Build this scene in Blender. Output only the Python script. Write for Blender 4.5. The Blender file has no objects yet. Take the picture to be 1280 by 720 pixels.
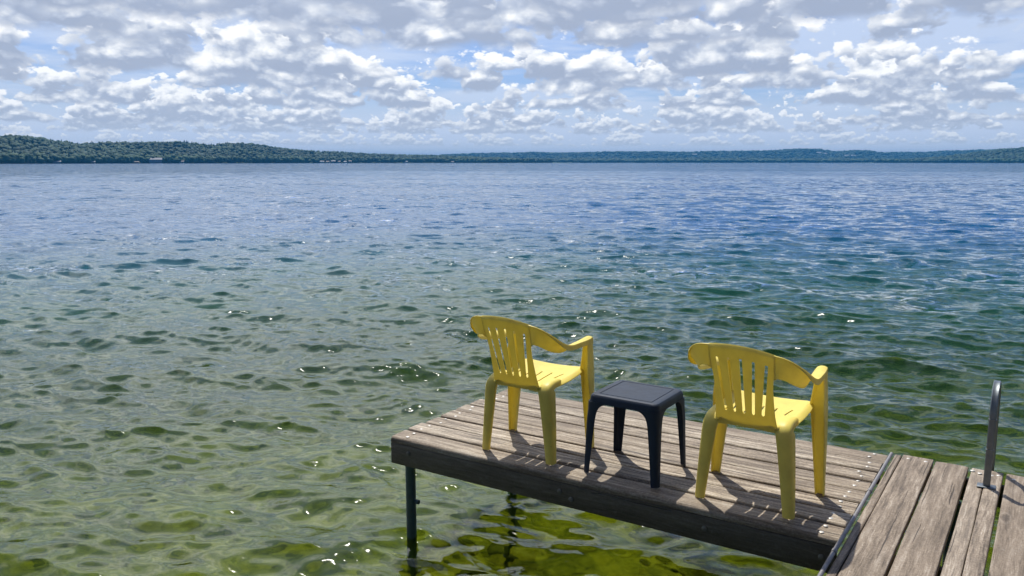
import bpy, bmesh, math, random
import numpy as np
from mathutils import Vector, Matrix
R = math.radians
rng = np.random.default_rng(7)
random.seed(7)
scene = bpy.context.scene
col = scene.collection

# ------------------------------------------------------------------ camera
DECK = 0.68                      # deck surface above the water (water = 0)
EYE = DECK + 1.65
F = 1016.0                       # focal length in pixels of a 1280 px wide picture
PITCH = math.atan(157 / F)
cam = bpy.data.cameras.new('camera')
cam.sensor_width = 36.0
cam.lens = 36.0 * F / 1280
cam.clip_start = 0.05
cam.clip_end = 60000
cam_o = bpy.data.objects.new('camera', cam)
cam_o.location = (0, 0, EYE)
cam_o.rotation_euler = (math.pi / 2 - PITCH, 0, 0)
col.objects.link(cam_o)
scene.camera = cam_o

# ------------------------------------------------------------------ light
SUN_DIR = Vector((-0.085, 0.545, 1.0)).normalized()      # towards the sun
sun = bpy.data.lights.new('sun', 'SUN')
sun.energy = 5.0
sun.angle = R(0.55)
sun.color = (1.0, 0.95, 0.87)
sun_o = bpy.data.objects.new('sun', sun)
sun_o.rotation_euler = (-SUN_DIR).to_track_quat('-Z', 'Y').to_euler()
sun_o.location = (0, 0, 30)
col.objects.link(sun_o)

scene.view_settings.view_transform = 'Standard'
scene.view_settings.look = 'None'
scene.view_settings.exposure = 0.12
scene.view_settings.gamma = 1.0
scene.view_settings.use_curve_mapping = False
scene.render.engine = 'CYCLES'
cy = scene.cycles
cy.use_denoising = True
cy.use_adaptive_sampling = True
cy.adaptive_threshold = 0.02
cy.max_bounces = 8
cy.transparent_max_bounces = 12
cy.volume_bounces = 0
cy.sample_clamp_indirect = 6.0
cy.sample_clamp_direct = 2.2
cy.caustics_reflective = False
cy.caustics_refractive = False


# ------------------------------------------------------------------ node helper
class NT:
    def __init__(self, tree):
        self.t = tree
        tree.nodes.clear()

    def n(self, kind, **kw):
        nd = self.t.nodes.new(kind)
        for k, v in kw.items():
            if k.startswith('_'):
                setattr(nd, k[1:], v)
        for k, v in kw.items():
            if not k.startswith('_'):
                key = k.replace('__', ' ')
                self.put(nd.inputs[int(key[1:])] if key[0] == 'i' and key[1:].isdigit() else nd.inputs[key], v)
        return nd

    def put(self, sock, v):
        if isinstance(v, bpy.types.NodeSocket):
            self.t.links.new(v, sock)
        elif isinstance(v, bpy.types.Node):
            self.t.links.new(v.outputs[0], sock)
        else:
            sock.default_value = v

    def m(self, op, a, b=None, c=None, clamp=False):
        nd = self.t.nodes.new('ShaderNodeMath')
        nd.operation = op
        nd.use_clamp = clamp
        self.put(nd.inputs[0], a)
        if b is not None: self.put(nd.inputs[1], b)
        if c is not None: self.put(nd.inputs[2], c)
        return nd.outputs[0]

    def v(self, op, a, b=None):
        nd = self.t.nodes.new('ShaderNodeVectorMath')
        nd.operation = op
        self.put(nd.inputs[0], a)
        if b is not None:
            if op == 'SCALE': self.put(nd.inputs['Scale'], b)
            else: self.put(nd.inputs[1], b)
        return nd.outputs['Value'] if op in ('LENGTH', 'DOT_PRODUCT') else nd.outputs[0]

    def sep(self, a):
        nd = self.t.nodes.new('ShaderNodeSeparateXYZ')
        self.put(nd.inputs[0], a)
        return nd.outputs

    def xyz(self, x, y, z):
        nd = self.t.nodes.new('ShaderNodeCombineXYZ')
        for i, q in enumerate((x, y, z)): self.put(nd.inputs[i], q)
        return nd.outputs[0]

    def mix(self, f, a, b, blend='MIX'):
        nd = self.t.nodes.new('ShaderNodeMix')
        nd.data_type = 'RGBA'
        nd.blend_type = blend
        self.put(nd.inputs[0], f); self.put(nd.inputs[6], a); self.put(nd.inputs[7], b)
        return nd.outputs[2]

    def mapr(self, x, a, b, c=0.0, d=1.0, smooth=True):
        nd = self.t.nodes.new('ShaderNodeMapRange')
        nd.interpolation_type = 'SMOOTHSTEP' if smooth else 'LINEAR'
        for i, q in enumerate((x, a, b, c, d)): self.put(nd.inputs[i], q)
        return nd.outputs[0]

    def noise(self, vec, scale, detail=3.0, rough=0.5, dist=0.0):
        nd = self.t.nodes.new('ShaderNodeTexNoise')
        self.put(nd.inputs['Vector'], vec)
        nd.inputs['Scale'].default_value = scale
        nd.inputs['Detail'].default_value = detail
        nd.inputs['Roughness'].default_value = rough
        nd.inputs['Distortion'].default_value = dist
        return nd.outputs

    def ramp(self, f, stops):
        nd = self.t.nodes.new('ShaderNodeValToRGB')
        e = nd.color_ramp.elements
        while len(e) < len(stops): e.new(0.5)
        for q, (p, c) in zip(e, stops):
            q.position = p
            q.color = (*c, 1) if len(c) == 3 else c
        self.put(nd.inputs[0], f)
        return nd.outputs[0]


# ------------------------------------------------------------------ world: sky with a deck of cumulus
SKY_STRENGTH = 0.1
world = bpy.data.worlds.new('World')
scene.world = world
world.use_nodes = True
world.cycles.sampling_method = 'MANUAL'
world.cycles.sample_map_resolution = 512
w = NT(world.node_tree)
sky = w.n('ShaderNodeTexSky', _sky_type='NISHITA', _sun_disc=False,
          _sun_elevation=math.asin(SUN_DIR.z), _sun_rotation=math.atan2(SUN_DIR.x, SUN_DIR.y),
          _air_density=1.0, _dust_density=0.6, _ozone_density=1.5)
tc = w.n('ShaderNodeTexCoord')
D = w.v('NORMALIZE', tc.outputs['Generated'])
dx, dy, dz = w.sep(D)
dzc = w.m('MAXIMUM', dz, 0.0)
hor = w.m('SQRT', w.m('MAXIMUM', w.m('SUBTRACT', 1.0, w.m('MULTIPLY', dz, dz)), 0.0025))
tanel = w.m('DIVIDE', dzc, hor)
azim = w.m('ARCTAN2', dx, dy)
# the sky to the right is more open, to the left and towards the sun more closed
side = w.m('ADD', w.mapr(azim, -0.5, 0.7, 0.04, -0.02), w.m('MULTIPLY', w.mapr(azim, -0.1, 0.4, 0.0, -0.26), w.mapr(dz, 0.20, 0.34)))
back = w.mapr(dy, 0.3, -0.4, 0.0, -0.30)                  # clearer over the land behind
sunny = w.m('POWER', w.m('MAXIMUM', w.v('DOT_PRODUCT', D, tuple(SUN_DIR)), 0.0), 3.0)
# banks of cumulus one behind the other: flat bases at one height, heaped tops
COVER = 0.19
BANKS = [(1.6, 31), (2.8, 12), (4.1, 8), (5.0, 77), (6.1, 3), (7.6, 41), (9.6, 52), (12.2, 27), (15.8, 61), (21.0, 15), (30.0, 90), (48.0, 45)]
HB = 0.95
T = 1.0
acc = None


def puff(u, v, det, vd):
    p = w.xyz(u, v, 0.0)
    nd = w.n('ShaderNodeTexNoise', _noise_dimensions='2D', Vector=p, Scale=1.15, Detail=det, Roughness=0.58, Distortion=0.15)
    warp = w.v('ADD', p, w.v('SCALE', nd.outputs[1], 0.30))
    vo = w.n('ShaderNodeTexVoronoi', _voronoi_dimensions='2D', _feature='F1', Vector=warp, Scale=2.1, Detail=vd, Roughness=0.48, Lacunarity=2.2)
    return w.m('ADD', w.m('MULTIPLY', nd.outputs[0], 0.72), w.m('MULTIPLY_ADD', vo.outputs['Distance'], -0.34, 0.29))


for dist, seed in BANKS:
    h = w.m('MULTIPLY', tanel, dist)
    hb = w.m('SUBTRACT', h, HB + (seed % 7 - 3) * 0.025)
    zoom = 0.85 if dist > 4 else 0.6
    u = w.m('MULTIPLY_ADD', azim, dist * zoom, seed * 1.37)
    v = w.m('MULTIPLY', hb, 1.58 * zoom)
    cl = w.n('ShaderNodeTexNoise', _noise_dimensions='2D', Vector=w.xyz(w.m('MULTIPLY_ADD', azim, dist * 0.40, seed * 2.11), w.m('MULTIPLY', hb, 0.2), 0.0), Scale=1.0, Detail=1.0).outputs[0]
    n1 = puff(u, v, 7.0, 3.0)
    n2 = puff(w.m('ADD', u, -0.03), w.m('ADD', v, 0.13), 2.0, 1.0)
    hn = w.m('DIVIDE', hb, 0.66)
    den = w.m('ADD', w.m('MULTIPLY_ADD', w.m('SUBTRACT', cl, 0.5), 0.95, COVER + (0.03 if dist < 4 else 0.0)), w.m('SUBTRACT', n1, 0.44))
    den = w.m('ADD', den, w.m('ADD', side, back))
    den = w.m('SUBTRACT', den, w.m('MULTIPLY', w.m('POWER', w.m('MAXIMUM', hn, 0.0), 1.3), 0.24))
    ragged = w.m('MULTIPLY_ADD', w.m('SUBTRACT', n1, 0.45), 0.45, hn)
    a = w.m('MULTIPLY', w.mapr(den, 0.0, 0.07, 0.0, 0.97), w.mapr(ragged, -0.10, 0.07))
    up = w.m('SUBTRACT', n1, n2)
    lit = w.m('ADD', w.m('MULTIPLY_ADD', up, 3.0, 0.06), w.mapr(ragged, 0.05, 0.80, 0.0, 0.72, smooth=False))
    lit = w.m('ADD', lit, w.mapr(den, 0.0, 0.12, 0.26, 0.0))
    lit = w.m('ADD', lit, w.m('MULTIPLY', sunny, 0.35), clamp=True)
    c = w.ramp(lit, [(0.0, (3.6, 4.2, 5.5)), (0.22, (4.9, 5.5, 6.7)), (0.50, (7.6, 7.95, 8.5)), (0.82, (10.6, 10.6, 10.6))])
    far = min(0.55, max(0.0, (dist - 6) / 60.0))
    if far > 0: c = w.mix(far, c, (6.8, 7.5, 8.6, 1))
    wa = w.m('MULTIPLY', a, T)
    term = w.v('SCALE', c, wa)
    acc = term if acc is None else w.v('ADD', acc, term)
    T = w.m('MULTIPLY', w.m('SUBTRACT', 1.0, a), T)
# thin bright veil between the clouds
t_ = w.m('DIVIDE', 4.0, w.m('ADD', dzc, 0.05))
pv = w.xyz(w.m('MULTIPLY', dx, t_), w.m('MULTIPLY', dy, t_), 2.0)
veil = w.mapr(w.noise(pv, 0.16, 4.0, 0.6)[0], 0.40, 0.60, 0.05, 0.80)
veil = w.m('MULTIPLY', veil, w.mapr(dz, 0.25, 0.7, 1.0, 0.25))
veil = w.m('MULTIPLY', veil, w.m('SUBTRACT', 1.0, w.m('MULTIPLY', w.mapr(azim, -0.2, 0.4, 0.0, 0.75), w.mapr(dz, 0.18, 0.30))))
veil = w.m('MAXIMUM', veil, w.m('MULTIPLY', sunny, w.mapr(azim, -0.2, 0.4, 0.8, 0.0)))
veil = w.m('MAXIMUM', veil, w.mapr(dz, 0.03, 0.10, 1.0, 0.0))
clear = w.mix(veil, w.v('MULTIPLY', sky.outputs[0], (0.58, 0.70, 1.02)), (6.0, 6.9, 8.6, 1))
tot = w.v('ADD', acc, w.v('SCALE', clear, T))
hz = w.mapr(dz, 0.0, 0.034, 0.75, 0.0)
tot = w.mix(hz, tot, (8.2, 8.7, 9.4, 1))
# cloud and air glow towards the sun; the sky over the wooded land behind is dimmer
glow = w.m('MULTIPLY', w.m('MULTIPLY', sunny, w.mapr(azim, -0.3, 0.55, 2.0, 0.1)), w.mapr(dz, 0.15, 0.40))
glow = w.m('ADD', glow, w.m('MULTIPLY_ADD', sunny, 0.25, 1.0))
glow = w.m('MULTIPLY', glow, w.mapr(dy, 0.15, -0.5, 1.0, 0.44))
glow = w.m('MULTIPLY', glow, w.mapr(dz, 0.55, 0.85, 1.0, 0.5))
tot = w.v('SCALE', tot, glow)
bg = w.n('ShaderNodeBackground', Color=tot, Strength=SKY_STRENGTH)
w.n('ShaderNodeOutputWorld', Surface=bg)


# ------------------------------------------------------------------ geometry helpers
A1 = R(-33.8)
E1 = np.array([math.cos(A1), math.sin(A1), 0.0])         # along the platform boards, to the right
E2 = np.array([-math.sin(A1), math.cos(A1), 0.0])        # across them, out over the lake
CORNER = np.array([2.176, 4.435, DECK])                  # far corner where platform and dock meet


def st(s, t, z=0.0):
    return CORNER + s * E1 + t * E2 + np.array([0, 0, z])


def mesh_from(name, verts, faces, mat=None, smooth=True, angle=40):
    me = bpy.data.meshes.new(name)
    me.from_pydata([tuple(v) for v in verts], [], [tuple(int(i) for i in f) for f in faces])
    me.validate()
    if mat: me.materials.append(mat)
    if smooth:
        me.shade_smooth()
        if angle: me.set_sharp_from_angle(angle=R(angle))
    me.update()
    return me


def fast_mesh(name, verts, quads, mat, smooth=True):
    """numpy verts (n,3) and faces (m,k) of one size"""
    me = bpy.data.meshes.new(name)
    n, (m, k) = len(verts), quads.shape
    me.vertices.add(n)
    me.vertices.foreach_set('co', np.ascontiguousarray(verts, dtype=np.float32).ravel())
    me.loops.add(m * k)
    me.loops.foreach_set('vertex_index', np.ascontiguousarray(quads, dtype=np.int32).ravel())
    me.polygons.add(m)
    me.polygons.foreach_set('loop_start', np.arange(0, m * k, k, dtype=np.int32))
    me.update(calc_edges=True)
    if smooth: me.shade_smooth()
    me.materials.append(mat)
    return me


def attr(me, name, vals):
    a = me.attributes.new(name, 'FLOAT', 'POINT')
    a.data.foreach_set('value', np.ascontiguousarray(vals, dtype=np.float32))


def link(name, me, parent=None):
    o = bpy.data.objects.new(name, me)
    col.objects.link(o)
    if parent is not None: o.parent = parent
    return o


def tag(o, label=None, cat=None, group=None, kind=None):
    if label: o['label'] = label
    if cat: o['category'] = cat
    if group: o['group'] = group
    if kind: o['kind'] = kind
    return o


def empty(name, loc, rz=0.0):
    o = bpy.data.objects.new(name, None)
    o.empty_display_size = 0.1
    o.location = loc
    o.rotation_euler = (0, 0, rz)
    col.objects.link(o)
    return o


def copy_tree(o, parent=None):
    c = o.copy()
    col.objects.link(c)
    c.parent = parent
    for ch in list(o.children): copy_tree(ch, c)
    return c


def spline(pts, n, axis=0):
    """Catmull-Rom resample of control points (k, ...) to n"""
    P = np.asarray(pts, float)
    P = np.concatenate([2 * P[:1] - P[1:2], P, 2 * P[-1:] - P[-2:-1]])
    k = len(P) - 3
    u = np.linspace(0, k - 1e-9, n)
    i = u.astype(int)
    f = (u - i).reshape((-1,) + (1,) * (P.ndim - 1))
    a, b, c, d = P[i], P[i + 1], P[i + 2], P[i + 3]
    return 0.5 * (2 * b + (c - a) * f + (2 * a - 5 * b + 4 * c - d) * f ** 2 + (3 * b - a - 3 * c + d) * f ** 3)


def sheet_mesh(name, G, mat, thick=0.004, mask=None, angle=50):
    """(n,m,3) grid of points -> a solid sheet of the given thickness with closed rims"""
    n, m = G.shape[:2]
    if mask is None: mask = np.ones((n - 1, m - 1), bool)
    du = np.gradient(G, axis=1); dv = np.gradient(G, axis=0)
    # columns of a slit may coincide: fall back on wider differences
    plain = mask.all()
    wide = np.roll(G, -3, 1) - np.roll(G, 3, 1)
    wide[:, :3] = G[:, 3:6] - G[:, :3]; wide[:, -3:] = G[:, -3:] - G[:, -6:-3]
    N = np.cross(du if plain else wide, dv)
    ln = np.linalg.norm(N, axis=-1, keepdims=True)
    N = N / np.maximum(ln, 1e-12)
    A, B = G + N * thick / 2, G - N * thick / 2
    V = np.concatenate([A.reshape(-1, 3), B.reshape(-1, 3)])
    o = n * m
    faces, edge = [], {}
    for i in range(n - 1):
        for j in range(m - 1):
            if not mask[i, j]: continue
            q = (i * m + j, i * m + j + 1, (i + 1) * m + j + 1, (i + 1) * m + j)
            faces.append(q); faces.append(tuple(x + o for x in q[::-1]))
            for k in range(4):
                a_, b_ = q[k], q[(k + 1) % 4]
                if (b_, a_) in edge: del edge[(b_, a_)]
                else: edge[(a_, b_)] = 1
    for a_, b_ in edge: faces.append((b_, a_, a_ + o, b_ + o))
    bm = bmesh.new()
    vs = [bm.verts.new(p) for p in V]
    for f in faces:
        try: bm.faces.new([vs[k] for k in f])
        except ValueError: pass
    bmesh.ops.remove_doubles(bm, verts=bm.verts, dist=2e-5)
    bmesh.ops.dissolve_degenerate(bm, edges=bm.edges, dist=2e-5)
    bmesh.ops.delete(bm, geom=[v for v in bm.verts if not v.link_faces], context='VERTS')
    bmesh.ops.recalc_face_normals(bm, faces=bm.faces)
    return bm_mesh(name, bm, mat, angle)


def add_box(bm, c, size, bevel=0.0, seg=2, rot=None):
    r = bmesh.ops.create_cube(bm, size=1.0)
    vs = r['verts']
    bmesh.ops.scale(bm, vec=size, verts=vs)
    if bevel:
        es = list({e for v in vs for e in v.link_edges})
        q = bmesh.ops.bevel(bm, geom=es, offset=bevel, segments=seg, affect='EDGES', profile=0.5)
        vs = list({v for f in q['faces'] for v in f.verts} | {v for v in vs if v.is_valid})
    if rot is not None: bmesh.ops.rotate(bm, verts=vs, matrix=rot, cent=(0, 0, 0))
    bmesh.ops.translate(bm, verts=vs, vec=c)
    return vs


def add_tube(bm, path, rad, n=12, squash=(1, 1), cap=True):
    P = [Vector(p) for p in path]
    rings = []
    side0 = None
    for i, p in enumerate(P):
        d = (P[min(i + 1, len(P) - 1)] - P[max(i - 1, 0)]).normalized()
        if side0 is None:
            side0 = d.orthogonal().normalized()
        side0 = (side0 - d * side0.dot(d)).normalized()
        up = d.cross(side0)
        r = rad[i] if hasattr(rad, '__len__') else rad
        rings.append([bm.verts.new(p + side0 * (r * squash[0] * math.cos(2 * math.pi * k / n)) + up * (r * squash[1] * math.sin(2 * math.pi * k / n))) for k in range(n)])
    for a, b in zip(rings[:-1], rings[1:]):
        for k in range(n):
            bm.faces.new((a[k], a[(k + 1) % n], b[(k + 1) % n], b[k]))
    if cap:
        bm.faces.new(rings[0][::-1]); bm.faces.new(rings[-1])


def bm_mesh(name, bm, mat, angle=35):
    bmesh.ops.recalc_face_normals(bm, faces=bm.faces)
    me = bpy.data.meshes.new(name)
    bm.to_mesh(me); bm.free()
    me.materials.append(mat)
    me.shade_smooth()
    me.set_sharp_from_angle(angle=R(angle))
    return me


# ------------------------------------------------------------------ materials
def mat(name):
    m = bpy.data.materials.new(name)
    m.use_nodes = True
    return m, NT(m.node_tree)


def plastic(name, base, dirt, rough, translucent=0.0, spots=0.5):
    m, t = mat(name)
    co = t.n('ShaderNodeTexCoord').outputs['Object']
    blot = t.noise(co, 9.0, 5.0, 0.62)[0]
    fine = t.noise(co, 120.0, 3.0, 0.6)[0]
    c = t.mix(t.mapr(blot, 0.40, 0.75, 0.0, 0.35 * spots), base, dirt)
    c = t.mix(t.mapr(fine, 0.66, 0.74, 0.0, 0.55 * spots), c, dirt)
    # dark specks of grime here and there
    vor = t.n('ShaderNodeTexVoronoi', Vector=co, Scale=26.0)
    speck = t.m('MULTIPLY', t.mapr(vor.outputs['Distance'], 0.03, 0.07, 1.0, 0.0), t.m('GREATER_THAN', t.sep(vor.outputs['Color'])[0], 0.86))
    c = t.mix(t.m('MULTIPLY', speck, 0.8 * spots), c, (0.03, 0.025, 0.02, 1))
    bump = t.n('ShaderNodeBump', Strength=0.08, Distance=0.002, Height=t.noise(co, 260.0, 2.0, 0.5)[0])
    p = t.n('ShaderNodeBsdfPrincipled', Base__Color=c, Roughness=t.mapr(blot, 0.3, 0.7, rough - 0.06, rough + 0.1), Normal=bump.outputs[0])
    p.inputs['Specular IOR Level'].default_value = 0.28
    out = p.outputs[0]
    if translucent:
        tr = t.n('ShaderNodeBsdfTranslucent', Color=c)
        out = t.n('ShaderNodeMixShader', i0=translucent, i1=out, i2=tr.outputs[0]).outputs[0]
    t.n('ShaderNodeOutputMaterial', Surface=out)
    return m


M_YELLOW = plastic('yellow_plastic', (0.87, 0.75, 0.19, 1), (0.55, 0.43, 0.11, 1), 0.45, 0.33, 0.8)
M_TABLE = plastic('dark_blue_plastic', (0.009, 0.018, 0.035, 1), (0.030, 0.040, 0.052, 1), 0.55, 0.0, 0.9)


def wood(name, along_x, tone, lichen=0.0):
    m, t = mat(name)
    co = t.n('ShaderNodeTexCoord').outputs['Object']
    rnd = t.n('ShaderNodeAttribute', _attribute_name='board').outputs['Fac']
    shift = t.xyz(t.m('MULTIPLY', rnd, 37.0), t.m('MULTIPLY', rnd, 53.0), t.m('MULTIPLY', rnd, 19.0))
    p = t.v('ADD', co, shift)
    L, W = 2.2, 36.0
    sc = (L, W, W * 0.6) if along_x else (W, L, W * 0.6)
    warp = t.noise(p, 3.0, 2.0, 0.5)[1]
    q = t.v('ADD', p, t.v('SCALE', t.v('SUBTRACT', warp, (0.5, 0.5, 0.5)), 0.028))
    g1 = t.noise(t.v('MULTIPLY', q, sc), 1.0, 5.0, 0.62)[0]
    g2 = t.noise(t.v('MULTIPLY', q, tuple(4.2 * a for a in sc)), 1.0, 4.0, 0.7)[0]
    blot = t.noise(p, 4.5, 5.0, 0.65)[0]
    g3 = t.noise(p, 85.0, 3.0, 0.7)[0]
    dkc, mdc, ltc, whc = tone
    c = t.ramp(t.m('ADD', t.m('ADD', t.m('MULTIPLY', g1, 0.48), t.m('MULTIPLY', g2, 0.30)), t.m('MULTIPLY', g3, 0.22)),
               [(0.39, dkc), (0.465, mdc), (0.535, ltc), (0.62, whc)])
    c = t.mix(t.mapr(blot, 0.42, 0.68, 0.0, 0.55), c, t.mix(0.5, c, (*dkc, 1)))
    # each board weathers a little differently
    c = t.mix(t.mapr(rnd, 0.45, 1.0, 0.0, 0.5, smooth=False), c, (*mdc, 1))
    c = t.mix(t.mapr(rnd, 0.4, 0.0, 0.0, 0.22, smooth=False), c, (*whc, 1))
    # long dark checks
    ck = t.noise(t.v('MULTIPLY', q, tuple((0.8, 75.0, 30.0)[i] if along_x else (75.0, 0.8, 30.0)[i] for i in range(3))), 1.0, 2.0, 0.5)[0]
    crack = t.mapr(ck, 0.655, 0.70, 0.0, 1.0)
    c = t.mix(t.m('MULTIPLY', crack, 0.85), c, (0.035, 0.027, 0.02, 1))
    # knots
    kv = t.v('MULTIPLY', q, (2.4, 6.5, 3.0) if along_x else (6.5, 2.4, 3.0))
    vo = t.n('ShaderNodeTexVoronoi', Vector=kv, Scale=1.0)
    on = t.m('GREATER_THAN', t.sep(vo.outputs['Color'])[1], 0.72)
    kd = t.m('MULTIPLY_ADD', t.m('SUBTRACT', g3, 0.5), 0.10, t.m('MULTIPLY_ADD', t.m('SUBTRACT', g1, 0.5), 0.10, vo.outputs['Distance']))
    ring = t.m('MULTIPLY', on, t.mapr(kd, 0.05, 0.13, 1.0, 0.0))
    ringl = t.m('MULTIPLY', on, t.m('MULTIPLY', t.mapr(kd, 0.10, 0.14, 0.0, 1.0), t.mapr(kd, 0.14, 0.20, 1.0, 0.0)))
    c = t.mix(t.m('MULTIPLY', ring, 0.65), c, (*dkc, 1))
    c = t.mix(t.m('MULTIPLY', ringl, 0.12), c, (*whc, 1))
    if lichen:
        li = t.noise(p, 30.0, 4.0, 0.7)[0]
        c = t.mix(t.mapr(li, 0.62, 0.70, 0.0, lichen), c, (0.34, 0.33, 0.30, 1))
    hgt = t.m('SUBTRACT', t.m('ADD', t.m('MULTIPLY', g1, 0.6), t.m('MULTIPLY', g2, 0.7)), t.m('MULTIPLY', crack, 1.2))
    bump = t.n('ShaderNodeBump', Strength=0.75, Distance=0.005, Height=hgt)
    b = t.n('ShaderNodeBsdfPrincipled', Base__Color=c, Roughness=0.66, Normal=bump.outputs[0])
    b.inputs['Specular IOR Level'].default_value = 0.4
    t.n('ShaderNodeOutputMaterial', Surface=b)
    return m


M_PLANK = wood('weathered_platform_boards', True, ((0.036, 0.026, 0.016), (0.155, 0.116, 0.076), (0.33, 0.270, 0.195), (0.58, 0.515, 0.41)), 0.25)
M_PLANK2 = wood('weathered_dock_boards', False, ((0.048, 0.035, 0.023), (0.165, 0.126, 0.088), (0.27, 0.215, 0.158), (0.46, 0.40, 0.325)), 0.15)
M_FASCIA = wood('shade_dark_fascia', True, ((0.024, 0.019, 0.012), (0.062, 0.050, 0.034), (0.090, 0.075, 0.053), (0.14, 0.12, 0.09)), 0.1)  # darker board wood: shade of the front face is put into its tones


def metal(name, base, rough, metallic=1.0, rust=0.0):
    m, t = mat(name)
    co = t.n('ShaderNodeTexCoord').outputs['Object']
    n = t.noise(co, 14.0, 5.0, 0.65)[0]
    c = t.mix(t.mapr(n, 0.35, 0.7, 0.0, 0.5), base, tuple(0.6 * b for b in base[:3]) + (1,))
    if rust: c = t.mix(t.mapr(n, 0.55, 0.7, 0.0, rust), c, (0.10, 0.05, 0.025, 1))
    br = t.noise(t.v('MULTIPLY', co, (90, 90, 4)), 1.0, 3.0, 0.6)[0]
    bump = t.n('ShaderNodeBump', Strength=0.15, Distance=0.001, Height=br)
    b = t.n('ShaderNodeBsdfPrincipled', Base__Color=c, Metallic=metallic, Roughness=t.mapr(n, 0.3, 0.7, rough - 0.08, rough + 0.12), Normal=bump.outputs[0])
    t.n('ShaderNodeOutputMaterial', Surface=b)
    return m


M_NAIL = metal('galvanised_nail', (0.50, 0.48, 0.44, 1), 0.5, 0.5)
M_PIPE = metal('grey_pipe', (0.24, 0.23, 0.23, 1), 0.5, 0.6)
M_BOLT = metal('weathered_bolt', (0.15, 0.14, 0.12, 1), 0.6, 0.2, 0.5)
M_ALU = metal('dull_aluminium', (0.17, 0.19, 0.20, 1), 0.40, 0.75)
M_POST = metal('dark_steel_post', (0.040, 0.080, 0.085, 1), 0.5, 0.2, 0.35)


# ------------------------------------------------------------------ water
def water_material():
    m, t = mat('lake_water')
    co = t.n('ShaderNodeTexCoord').outputs['Object']
    rip = t.n('ShaderNodeAttribute', _attribute_name='ripple').outputs['Fac']
    sw = t.n('ShaderNodeAttribute', _attribute_name='lost').outputs['Fac']
    rot = t.n('ShaderNodeMapping', Vector=co, Rotation=(0, 0, R(12)))
    a = t.v('MULTIPLY', rot.outputs[0], (3.2, 6.4, 1))
    b = t.v('MULTIPLY', rot.outputs[0], (11.0, 19.0, 1))
    c = t.v('MULTIPLY', rot.outputs[0], (0.55, 1.15, 1))
    d = t.v('MULTIPLY', rot.outputs[0], (0.020, 0.085, 1))
    na = t.v('SUBTRACT', t.noise(a, 1.0, 3.0, 0.55)[1], (0.5, 0.5, 0.5))
    nb = t.v('SUBTRACT', t.noise(b, 1.0, 2.0, 0.55)[1], (0.5, 0.5, 0.5))
    nc = t.v('SUBTRACT', t.noise(c, 1.0, 4.0, 0.6)[1], (0.5, 0.5, 0.5))
    e = t.v('MULTIPLY', rot.outputs[0], (34.0, 52.0, 1))
    ne = t.v('SUBTRACT', t.noise(e, 1.0, 1.0, 0.5)[1], (0.5, 0.5, 0.5))
    gust = t.mapr(t.noise(d, 1.0, 3.0, 0.5)[0], 0.32, 0.68, 0.45, 1.5)
    s = t.v('ADD', t.v('ADD', t.v('ADD', t.v('SCALE', na, 0.60), t.v('SCALE', nb, 0.30)), t.v('SCALE', ne, 0.12)), t.v('SCALE', nc, t.m('MULTIPLY', sw, 1.9)))
    s = t.v('SCALE', s, t.m('MULTIPLY', gust, rip))
    s = t.v('MULTIPLY', s, (1, 1, 0))
    geo = t.n('ShaderNodeNewGeometry')
    nrm = t.v('NORMALIZE', t.v('ADD', geo.outputs['Normal'], s))
    fr = t.n('ShaderNodeFresnel', IOR=1.333, Normal=nrm).outputs[0]
    gl = t.n('ShaderNodeBsdfGlossy', _distribution='GGX', Color=(1, 1, 1, 1), Roughness=0.05, Normal=nrm)
    tr = t.n('ShaderNodeBsdfTransparent', Color=(1, 1, 1, 1))
    re = t.n('ShaderNodeBsdfRefraction', Color=(1, 1, 1, 1), Roughness=0.02, IOR=1.333, Normal=nrm)
    see = t.n('ShaderNodeMixShader', i0=0.55, i1=tr.outputs[0], i2=re.outputs[0])
    # light scattered back by the water itself
    deep = t.n('ShaderNodeAttribute', _attribute_name='deep').outputs['Fac']
    bc = t.ramp(deep, [(0.0, (0.034, 0.076, 0.010)), (0.30, (0.016, 0.086, 0.048)), (0.60, (0.012, 0.080, 0.125)), (1.0, (0.009, 0.082, 0.200))])
    body = t.n('ShaderNodeBsdfDiffuse', Color=bc)
    inside = t.n('ShaderNodeMixShader', i0=t.mapr(deep, 0.0, 0.6, 0.27, 0.85), i1=see.outputs[0], i2=body.outputs[0])
    allm = t.n('ShaderNodeMixShader', i0=fr, i1=inside.outputs[0], i2=gl.outputs[0])
    vol = t.n('ShaderNodeVolumeAbsorption', Color=(0.66, 0.80, 0.26, 1), Density=0.72)
    t.n('ShaderNodeOutputMaterial', Surface=allm, Volume=vol)
    return m


def bed_material():
    m, t = mat('weedy_lake_bed')
    co = t.n('ShaderNodeTexCoord').outputs['Object']
    n1 = t.noise(co, 1.9, 5.0, 0.6, 0.6)[0]
    n2 = t.noise(co, 7.0, 4.0, 0.6)[0]
    c = t.ramp(t.m('ADD', t.m('MULTIPLY', n1, 0.7), t.m('MULTIPLY', n2, 0.3)),
               [(0.37, (0.085, 0.095, 0.010)), (0.46, (0.28, 0.27, 0.018)), (0.54, (0.62, 0.53, 0.030)), (0.64, (0.80, 0.70, 0.10))])
    b = t.n('ShaderNodeBsdfPrincipled', Base__Color=c, Roughness=0.9)
    t.n('ShaderNodeOutputMaterial', Surface=b)
    return m


def bed_depth(r):
    return -(0.75 + 0.055 * np.minimum(r, 8) + 0.16 * np.clip(r - 8, 0, 60) + 0.01 * np.clip(r - 68, 0, 400))


def polar(radii, angs):
    rr, aa = np.meshgrid(radii, angs, indexing='ij')
    return rr, aa, rr * np.sin(aa), rr * np.cos(aa)


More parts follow.
